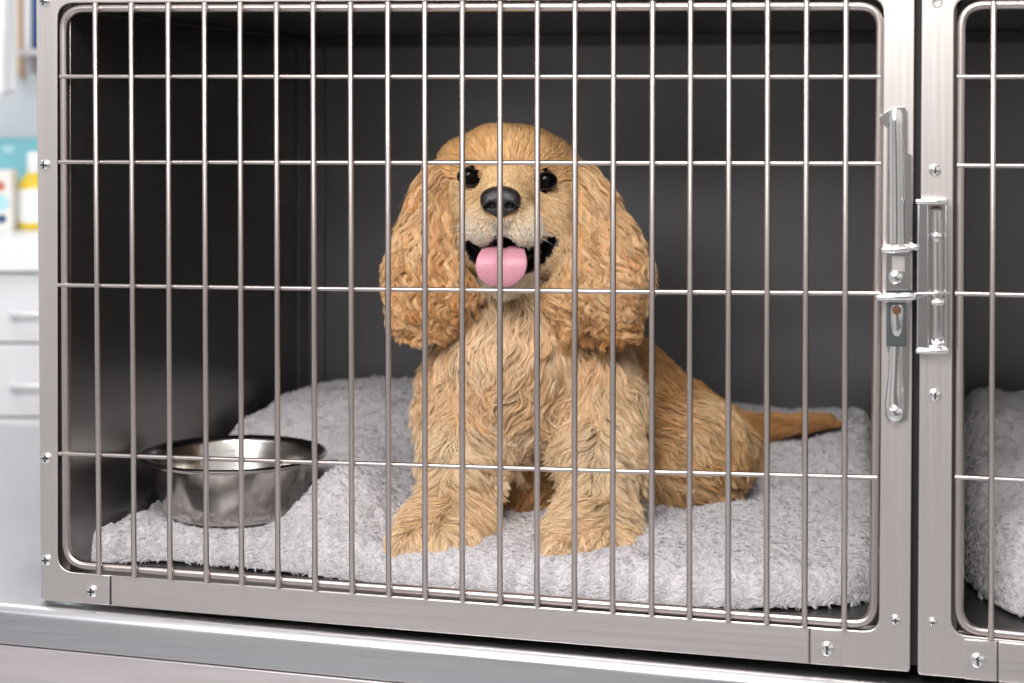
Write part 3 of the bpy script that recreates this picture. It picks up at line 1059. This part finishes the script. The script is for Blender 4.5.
# neck and head
C(CHEST, (512, 205, 2.175), (512, 280, 2.18), .060, .062, .03)
E(HEAD, 511, 171, 2.140, (.066, .072, .053), .02)
E(HEAD, 492, 153, 2.106, (.026, .028, .024), .025)
E(HEAD, 528, 155, 2.106, (.026, .028, .024), .025)
E(HEAD, 463, 168, 2.15, (.026, .034, .030), .03)
E(HEAD, 556, 172, 2.15, (.025, .034, .030), .03)
E(FACE, 473, 208, 2.112, (.026, .034, .036), .022)
E(FACE, 549, 212, 2.112, (.028, .034, .038), .022)
C(MUZ, (509, 190, 2.085), (503, 203, 2.040), .034, .023, .02)
E(MUZ, 485, 224, 2.050, (.0235, .030, .026), .012)
E(MUZ, 521, 226, 2.050, (.0255, .030, .026), .012)
E(MUZ, 502, 212, 2.036, (.020, .020, .018), .012)
C(CHIN, (508, 262, 2.105), (503, 279, 2.062), .034, .017, .02)
E(FACE, 474, 245, 2.108, (.020, .028, .024), .02)
E(FACE, 550, 247, 2.108, (.024, .030, .028), .02)
# ears, hanging flaps: wide low, flat in depth
def ear(reg, pts):
    for (a, b) in zip(pts, pts[1:]):
        C(reg, a[:3], b[:3], a[3], b[3], .012)
ear(EAR_L, [(456, 160, 2.150, .014), (446, 180, 2.135, .017), (437, 212, 2.120, .021), (427, 246, 2.110, .025), (420, 276, 2.105, .028), (424, 289, 2.103, .025)])
C(EAR_L, (438, 258, 2.105), (452, 286, 2.098), .021, .021, .012)
ear(EAR_R, [(561, 163, 2.150, .014), (576, 184, 2.135, .018), (590, 215, 2.120, .024), (603, 248, 2.110, .029), (613, 276, 2.105, .032), (609, 288, 2.103, .028)])
C(EAR_R, (588, 254, 2.105), (570, 291, 2.098), .024, .025, .012)

fld = Field((-.20, 1.975, .010), (.50, 2.56, .575), .0028)
order = [i for i, q in enumerate(prims) if q[1] not in (EAR_L, EAR_R)] + [i for i, q in enumerate(prims) if q[1] in (EAR_L, EAR_R)]
for i in order:
    fld.apply(prims[i][0], prims[i][2])
# open mouth and eye sockets
mouth_cuts = [Ell(H(*c_[:3]), c_[3:]) for c_ in (
    (505, 260, 2.056, .030, .046, .0145), (503, 246, 2.055, .0150, .046, .0115),
    (517, 253, 2.060, .014, .045, .0085), (489, 253, 2.060, .012, .045, .0080),
    (529, 261, 2.070, .0130, .042, .0125), (537, 254, 2.078, .0090, .038, .0105), (544.5, 247, 2.084, .0068, .034, .0078), (551, 240, 2.088, .0046, .028, .0052),
    (480, 257, 2.065, .0090, .042, .0100), (474.5, 252, 2.070, .0062, .034, .0090), (470, 246, 2.075, .0042, .028, .0055))]
for c_ in mouth_cuts:
    fld.apply(c_, .006, 'sub', .03)
EYES = [H(469.0, 176.5, 2.0820), H(545.5, 180.5, 2.0820)]
RE = .0120
for q_ in EYES:
    fld.apply(Ell(q_ + Vector((0, -.010, 0)), (.0142, .016, .0118)), .006, 'sub', .03)
body_me = fld.mesh('body')

dog = empty('dog', (.02, 2.2, .04), 'golden cocker spaniel sitting on the blanket, curly ears, mouth open, tongue out', 'dog')
M['skin'] = mat('golden_undercoat', (.50, .31, .15), .9, spec=.1)
M['mouth'] = mat('black_lips', (.012, .009, .010), .35)
body_me.materials.append(M['skin']); body_me.materials.append(M['mouth'])
nf = len(body_me.polygons)
fc = np.empty(nf * 3, np.float32); body_me.polygons.foreach_get('center', fc); fc = fc.reshape(-1, 3)
dm = np.minimum.reduce([c_.d(fc) for c_ in mouth_cuts])
de = np.minimum.reduce([np.linalg.norm(fc - (np.array(q_) + [0, -.004, 0]), axis=1) for q_ in EYES])
dnz = np.linalg.norm((fc - (np.array(H(500.5, 201, 2.022)) + [0, -.004, -.001])) / np.array([1.25, 1.4, 1.0]), axis=1)
mi = ((dnz < .0150) | (dm < .0066) | (de < .0150)).astype(np.int32)
body_me.polygons.foreach_set('material_index', mi)
body_o = link('body', body_me, dog)

# ---- eyes
M['eye'] = mat('dark_brown_eye', (.0022, .0015, .0012), .06, spec=.16)
for q_ in EYES:
    bm = bmesh.new()
    lathe(bm, Vector(q_), [(0, -RE)] + [(RE * math.sin(math.radians(a)), -RE * math.cos(math.radians(a))) for a in range(8, 180, 8)] + [(0, RE)], 40, (0, 1, 0))
    eo = obj('eye', bm, M['eye'], dog, angle=80)
    # dark almond-shaped rim of the lids
    bm = bmesh.new()
    sgn = -1 if q_.x < 0 else 1
    rg = []
    for k in range(36):
        an = 2 * PI * k / 36
        ex = .0131 * math.cos(an) * (1.08 if math.cos(an) * sgn < 0 else 1.0)
        ez = .0098 * math.sin(an) + (-.0012 if math.cos(an) * sgn < -.3 else 0)
        dd_ = math.hypot(ex, ez)
        ey = -math.sqrt(max(RE ** 2 - min(dd_, RE * .8) ** 2, 0)) * .8 + (.003 if dd_ > .0125 else 0)
        rg.append(Vector(q_) + Vector((ex, ey, ez)))
    rings_ = []
    for k in range(36):
        t_ = (rg[(k + 1) % 36] - rg[k - 1]).normalized()
        n_ = Vector((0, 1, 0)); b_ = t_.cross(n_).normalized()
        rings_.append([bm.verts.new(rg[k] + n_ * math.cos(a_) * .0030 + b_ * math.sin(a_) * .0014) for a_ in [2 * PI * m_ / 8 for m_ in range(8)]])
    for k in range(36):
        A_, B_ = rings_[k], rings_[(k + 1) % 36]
        for m_ in range(8):
            bm.faces.new((A_[m_], A_[(m_ + 1) % 8], B_[(m_ + 1) % 8], B_[m_]))
    obj('eyelid', bm, M['mouth'], eo, angle=80)
# ---- nose
nf_ = Field((-.05, 1.99, .36), (.03, 2.06, .48), .0009)
NC = H(500.5, 201, 2.022)
def nE(dx, dy, dz, r, k=.006, mode='add', rot=None): nf_.apply(Ell((NC.x + dx, NC.y + dy, NC.z + dz), r, rot), k, mode, .02)
nE(0, 0, .0045, (.0225, .015, .0130))
nE(-.0125, -.004, -.002, (.0105, .011, .0115))
nE(.0125, -.004, -.002, (.0105, .011, .0115))
nE(0, -.004, -.009, (.0115, .0095, .0105))
nE(-.0098, -.0155, -.0045, (.0046, .009, .0040), .003, 'sub')
nE(.0098, -.0155, -.0045, (.0046, .009, .0040), .003, 'sub')
nE(-.0180, -.010, -.0065, (.0062, .008, .0020), .003, 'sub', roty(-25))
nE(.0180, -.010, -.0065, (.0062, .008, .0020), .003, 'sub', roty(25))
nE(0, -.0165, -.008, (.0008, .006, .011), .002, 'sub')
nose_me = nf_.mesh('nose')
M['nose'] = mat('wet_black_nose', (.020, .017, .018), .36, spec=.6, bump=.5, bump_scale=520)
nose_me.materials.append(M['nose'])
link('nose', nose_me, dog)
# ---- tongue
M['tongue'] = mat('pink_tongue', (.58, .26, .32), .42, spec=.4, sub=.25, bump=.35, bump_scale=260, noise_amt=.07, noise_scale=(60, 60, 60))
path = [(505, 254, 2.095, .020, .006), (505, 251, 2.075, .022, .0060), (504, 250, 2.055, .0235, .0060), (503, 253, 2.037, .0255, .006), (502, 258, 2.024, .0285, .006),
        (501.5, 264, 2.020, .0305, .006), (501, 272, 2.020, .0290, .0055), (500.5, 279, 2.022, .0235, .005), (500.5, 283.5, 2.025, .0150, .004), (500.5, 285.5, 2.027, .005, .0025)]
bm = bmesh.new()
rings = []
seg = 28
for i, (px, py, Y, hw, th) in enumerate(path):
    c_ = H(px, py, Y)
    a_ = H(*path[max(i - 1, 0)][:3]); b_ = H(*path[min(i + 1, len(path) - 1)][:3])
    t_ = (b_ - a_).normalized()
    sx_ = Vector((1, 0, 0)); up = sx_.cross(t_).normalized()
    if up.z < 0 and i < 3: up = -up
    if i >= 3 and up.y > 0: up = -up
    ring = []
    for k in range(seg):
        an = 2 * PI * k / seg
        x = math.cos(an); y_ = math.sin(an)
        yy = math.copysign(abs(y_) ** .8, y_) * th
        groove = -.0040 * math.exp(-(x / .16) ** 2) if y_ > 0 else 0
        curl = .0035 * x * x if y_ > 0 else .0030 * x * x
        ring.append(bm.verts.new(c_ + sx_ * x * hw + up * (yy + groove + curl)))
    rings.append(ring)
for a, b in zip(rings, rings[1:]):
    for k in range(seg):
        bm.faces.new((a[k], a[(k + 1) % seg], b[(k + 1) % seg], b[k]))
bm.faces.new(rings[0]); bm.faces.new(rings[-1])
tg = obj('tongue', bm, M['tongue'], dog, angle=80)
ss = tg.modifiers.new('sub', 'SUBSURF'); ss.levels = 1; ss.render_levels = 2

# ---- coat
def region_of(P, ids=None):
    best = np.full(len(P), 9.0); reg = np.zeros(len(P), int)
    for pr, rg, k in prims:
        d_ = pr.d(P)
        m_ = d_ < best
        best[m_] = d_[m_]; reg[m_] = rg
    return reg

NOSEP = np.array(H(501, 203, 2.03))
SK = np.array(H(512, 175, 2.14))
#         dens  len    wave  wavelen height clump  radius
PAR = {
    BODY:  (0.7, .036, .40, .036, .011, .60, .00028),
    CHEST: (1.2, .056, .65, .048, .016, .78, .00028),
    LEG:   (1.4, .046, .50, .042, .017, .70, .00026),
    PAW:   (1.9, .026, .40, .022, .008, .62, .00024),
    THIGH: (0.9, .052, .65, .045, .015, .74, .00028),
    TAIL:  (1.0, .026, .20, .030, .006, .50, .00028),
    BELLY: (0.8, .036, .50, .030, .010, .60, .00030),
    HEAD:  (1.7, .018, .12, .030, .0050, .45, .00022),
    FACE:  (2.1, .013, .08, .030, .0036, .35, .00020),
    MUZ:   (3.0, .0060, .0, .030, .0014, .25, .00016),
    CHIN:  (2.2, .013, .15, .030, .003, .40, .00020),
    EAR_L: (2.3, .070, 1.15, .029, .019, .86, .00028),
    EAR_R: (2.3, .070, 1.15, .029, .019, .86, .00028),
}
def flow_of(P, reg):
    f = np.zeros_like(P)
    n1 = vnoise(P, 11, 21); n2 = vnoise(P, 10, 22)
    sw1 = vnoise(P, 20, 23)
    down = np.array([0, 0, -1.0])
    f[:] = down
    m_ = reg == CHEST
    f[m_] = np.c_[.95 * n1[m_] + .55 * sw1[m_], -.15 + .0 * n1[m_], -np.ones(m_.sum())]
    m_ = reg == LEG
    cx = np.where(P[m_, 0] < .03, np.array(H(452, 450, 2.12))[0], np.array(H(602, 450, 2.12))[0])
    f[m_] = np.c_[(P[m_, 0] - cx) * 20 + .45 * n1[m_] + .25 * sw1[m_], .20 + .2 * n2[m_], -.85 * np.ones(m_.sum())]
    m_ = reg == PAW
    cx = np.where(P[m_, 0] < .03, np.array(H(440, 450, 2.07))[0], np.array(H(590, 450, 2.05))[0])
    f[m_] = np.c_[(P[m_, 0] - cx) * 15 + .5 * sw1[m_], -.55 * np.ones(m_.sum()), -.75 + .3 * n2[m_]]
    m_ = reg == BODY
    f[m_] = np.c_[.75 + .3 * n1[m_], .45 * np.ones(m_.sum()), -.75 + .3 * n2[m_]]
    m_ = reg == THIGH
    f[m_] = np.c_[.55 + .6 * n1[m_], -.05 * np.ones(m_.sum()), -.75 + .45 * n2[m_]]
    m_ = reg == TAIL
    f[m_] = np.c_[np.ones(m_.sum()), .15 * n1[m_], -.10 + .15 * n2[m_]]
    m_ = reg == BELLY
    f[m_] = np.c_[.5 * n1[m_], -.2 * np.ones(m_.sum()), -np.ones(m_.sum())]
    m_ = (reg == HEAD) | (reg == FACE) | (reg == MUZ)
    ff = norm(P[m_] - NOSEP)
    ff[:, 2] -= .15
    f[m_] = ff + np.c_[.16 * n1[m_], 0 * n1[m_], .16 * n2[m_]]
    m_ = reg == FACE
    f[m_] = norm(P[m_] - NOSEP) + np.array([0, .0, -.55])
    m_ = reg == CHIN
    f[m_] = np.array([0, -.1, -1.0])
    m_ = reg == EAR_L
    f[m_] = np.c_[-.18 + .25 * n1[m_], -.05 + .0 * n1[m_], -np.ones(m_.sum())]
    m_ = reg == EAR_R
    f[m_] = np.c_[.18 + .25 * n1[m_], -.05 + .0 * n1[m_], -np.ones(m_.sum())]
    return norm(f)

NS = 250000
def coat_weight(cc, nn):
    reg = region_of(cc)
    d_ = np.array([PAR[r][0] for r in range(13)])[reg]
    view = norm(np.array(EYE) - cc)
    vis = (nn * view).sum(1)
    w_ = d_ * np.where(vis > -.25, 1.0, .22)
    dm_ = np.minimum.reduce([c_.d(cc) for c_ in mouth_cuts])
    de_ = np.minimum.reduce([np.linalg.norm(cc - (np.array(q_) + [0, -.004, 0]), axis=1) for q_ in EYES])
    dn_ = np.linalg.norm((cc - (np.array(NC) + [0, -.004, -.002])) / np.array([1.25, 1.2, 1.0]), axis=1)
    return w_ * (dm_ > .0030) * (de_ > .0148) * (dn_ > .0174)
root, rn, tot = mesh_samples(body_me, NS, coat_weight)
reg = region_of(root)
reg2 = region_of(root + rng.normal(size=root.shape) * .011)
soft = (BODY, CHEST, LEG, PAW, THIGH, BELLY, TAIL)
sw_ = np.isin(reg, soft) & np.isin(reg2, soft)
reg = np.where(sw_, reg2, reg)
prm = np.array([PAR[r] for r in range(13)])[reg]
KP = 13
ZEH, ZEL = H(440, 190, 2.12).z, H(440, 300, 2.12).z
def grow(root, reg, prm, phase, lenmul):
    n = len(root)
    L = prm[:, 1] * lenmul
    step = L / (KP - 1)
    out = np.zeros((n, KP, 3))
    p = root - fld.grad(root) * .0008
    out[:, 0] = p
    hmax = prm[:, 4] * (.25 + .75 * hrand(root))
    for k in range(1, KP):
        t = k / (KP - 1)
        s_ = fld.sample(p); g = fld.grad(p)
        fl = flow_of(p, reg)
        dot = (fl * g).sum(1)
        fl = norm(fl - g * np.minimum(dot, 0)[:, None])
        tgt = hmax * (1 - math.exp(-2.6 * t))
        err = np.clip((tgt - s_) / step, -.6, 1.1)
        lat = norm(np.cross(g, fl))
        ph = 2 * PI * (t * L) / prm[:, 3] + phase
        wv = prm[:, 2] * (.35 + .65 * t) * np.where(np.isin(reg, (EAR_L, EAR_R)), .70 + .55 * smoothstep(ZEH, ZEL, p[:, 2]), 1.0)
        di = fl + g * (err * .75)[:, None] + lat * (wv * np.sin(ph))[:, None] + g * (wv * .30 * np.cos(ph))[:, None]
        p = p + norm(di) * step[:, None]
        out[:, k] = p
    return out
def hrand(P):
    # a repeatable pseudo-random number per root, so guides and strands agree
    q = np.sin(P @ np.array([127.1, 311.7, 74.7]) * 91.7) * 43758.5453
    return q - np.floor(q)
# locks
cs = {EAR_L: .0066, EAR_R: .0066, CHEST: .0070, THIGH: .0080, LEG: .0062, BODY: .0080, PAW: .0055, HEAD: .0045, FACE: .004, MUZ: .004, CHIN: .0045, TAIL: .006, BELLY: .007}
gi = []
order_ = rng.permutation(NS)
cell = {}
csz = np.array([cs[r] for r in range(13)])[reg]
for j in order_:
    s_ = csz[j]
    key = (reg[j], int(root[j, 0] // s_), int(root[j, 1] // s_), int(root[j, 2] // s_))
    if key not in cell:
        cell[key] = len(gi); gi.append(j)
gi = np.array(gi)
kd = KDTree(len(gi))
for q_, j in enumerate(gi):
    kd.insert((root[j, 0] + rng.normal() * .0006, root[j, 1], root[j, 2]), q_)
kd.balance()
cid = np.array([kd.find(x)[1] for x in root])
gphase = vnoise(root[gi], 13, 31) * 3.4 + rng.normal(size=len(gi)) * .45
glen = .78 + .30 * rng.random(len(gi))
phase = gphase[cid] + rng.normal(size=NS) * .18
lenmul = glen[cid] * (.80 + .28 * rng.random(NS))
dmr = np.minimum.reduce([c_.d(root) for c_ in mouth_cuts])
der = np.minimum.reduce([np.linalg.norm(root - np.array(q_), axis=1) for q_ in EYES])
near = np.minimum(smoothstep(.003, .020, dmr), smoothstep(.014, .032, der)) * .65 + .35
near = np.where(np.isin(reg, (HEAD, FACE, MUZ, CHIN)), near, 1.0)
lenmul = lenmul * near
eartop = smoothstep(H(440, 150, 2.12).z, H(440, 235, 2.12).z, root[:, 2])
lenmul = np.where(np.isin(reg, (EAR_L, EAR_R)), lenmul * (.45 + .55 * eartop), lenmul)
# shorter hair where ears and head start, fringe longer at the ear hem
S = grow(root, reg, prm, phase, lenmul)
Gd = grow(root[gi], reg[gi], prm[gi], gphase, glen)
tt = np.linspace(0, 1, KP)[None, :, None]
same = ((reg[gi][cid] == reg) | (np.isin(reg, soft) & np.isin(reg[gi][cid], soft)))[:, None, None] * near[:, None, None]
cl = np.minimum(prm[:, 5] * 1.1, .94)[:, None, None] * tt ** .6 * same
fray = (rng.random(NS) < .09)[:, None, None]
cl = np.where(fray, cl * .25, cl)
S = S * (1 - cl) + Gd[cid] * cl
S[:, 1:] += rng.normal(size=(NS, 1, 3)) * (.0011 * prm[:, 1] / .05)[:, None, None] * tt[:, 1:]
# keep everything outside the skin and above the blanket
flat = S.reshape(-1, 3)
# colours (linear)
def mixc(a, b, t): return np.array(a)[None] * (1 - t[:, None]) + np.array(b)[None] * t[:, None]
gold, deep, cream, amber = (.88, .53, .24), (.60, .29, .10), (.94, .71, .47), (.74, .40, .16)
nz = np.clip(.5 + .5 * vnoise(root, 6, 41), 0, 1)
nz2 = np.clip(.5 + .5 * vnoise(root[gi], 60, 42), 0, 1)[cid]
colr = np.zeros((NS, 3))
def setc(r, a, b, t):
    m_ = reg == r
    colr[m_] = mixc(a, b, t[m_])
mixn = np.clip(nz * .5 + nz2 * .5, 0, 1)
setc(BODY, deep, gold, mixn); setc(CHEST, (.78, .46, .21), cream, np.clip(mixn * 1.5 - .1, 0, 1)); setc(LEG, (.86, .56, .29), (.94, .73, .49), np.clip(mixn * 1.3, 0, 1))
setc(PAW, (.84, .55, .28), (.94, .72, .48), mixn); setc(THIGH, (.64, .36, .14), (.92, .68, .42), np.clip(mixn * 1.4 - .2, 0, 1)); setc(TAIL, (.50, .23, .08), amber, mixn)
setc(BELLY, deep, gold, mixn); setc(HEAD, (.80, .45, .175), (.91, .60, .30), mixn); setc(FACE, (.88, .57, .27), (.94, .71, .44), mixn)
setc(CHIN, (.90, .71, .50), (.94, .81, .65), mixn)
earm = np.clip(nz2 * 1.0 + nz * .5 - .25, 0, 1)
for r in (EAR_L, EAR_R): setc(r, (.60, .29, .10), (.93, .64, .355), earm)
# the curls low on the ears are a richer gold
m_ = np.isin(reg, (EAR_L, EAR_R))
lo_ = (smoothstep(H(440, 265, 2.1).z, H(440, 330, 2.1).z, root[:, 2]) * .45 * m_)[:, None]
colr = colr * (1 - lo_) + np.array([.66, .35, .12]) * lo_
# muzzle: pale lower down, golden on the bridge
m_ = reg == MUZ
zr = (root[:, 2] - H(500, 190, 2.05).z) / (H(500, 240, 2.05).z - H(500, 190, 2.05).z)
colr[m_] = mixc((.88, .60, .31), (.94, .83, .69), smoothstep(0.05, .95, zr)[m_])
# paler stripe up the bridge between the eyes, darker tan on the ear tops
dz_ = np.exp(-((root[:, 0] - H(508, 190, 2.08).x) / .016) ** 2)
m_ = (reg == HEAD) | (reg == MUZ)
colr[m_] += dz_[m_, None] * np.array([.05, .06, .05])
# greyish smudge round the nose
dn_ = np.linalg.norm(root - np.array(H(501, 216, 2.03)), axis=1)
sm = (smoothstep(.023, .010, dn_) * .7 * (reg == MUZ))[:, None]
colr = colr * (1 - sm) + np.array([.22, .18, .16]) * sm
lockv = rng.normal(size=(len(gi), 1))[cid]
colr *= (1 + .09 * rng.normal(size=(NS, 1)) + .13 * np.clip(lockv, -1.8, 1.3))
colr = np.clip(colr, .02, None)
colr /= np.maximum(1, colr.max(1) / .93)[:, None]
CC = colr[:, None, :] * (.66 + .42 * tt)  # roots darkened in colour for shade contrast between locks; tips naturally paler
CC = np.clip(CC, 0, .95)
taper = np.array([1, 1, 1, 1, .98, .96, .93, .88, .8, .7, .58, .42, .15])
RR = prm[:, 6][:, None] * taper[None] * (.8 + .5 * rng.random((NS, 1)))
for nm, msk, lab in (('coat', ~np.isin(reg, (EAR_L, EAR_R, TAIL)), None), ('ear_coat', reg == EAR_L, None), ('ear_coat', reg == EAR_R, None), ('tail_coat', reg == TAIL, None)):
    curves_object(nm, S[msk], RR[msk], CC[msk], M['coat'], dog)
# whiskers
nwk = 22
wp = []
for k in range(nwk):
    sd = -1 if k % 2 else 1
    b_ = np.array(H(502 + sd * (14 + 10 * rng.random()), 222 + 16 * rng.random(), 2.03))
    b_[1] += .006
    g = np.array([sd * (.9 + .3 * rng.random()), -.35 + .3 * rng.random(), -.35 + .5 * rng.random()])
    g = g / np.linalg.norm(g)
    Lw = .022 + .02 * rng.random()
    wp.append([b_ + g * Lw * t + np.array([0, 0, -.006]) * t * t for t in np.linspace(0, 1, KP)])
wp = np.array(wp)
curves_object('whiskers', wp, np.array([.00016] * 9 + [.00014, .00012, .00009, .00004]), np.full((nwk, KP, 3), .7), M['coat'], dog)


scn.view_settings.view_transform = 'Standard'
scn.view_settings.look = 'None'
scn.view_settings.exposure = 0.0
scn.view_settings.gamma = 1.0
scn.view_settings.use_curve_mapping = False
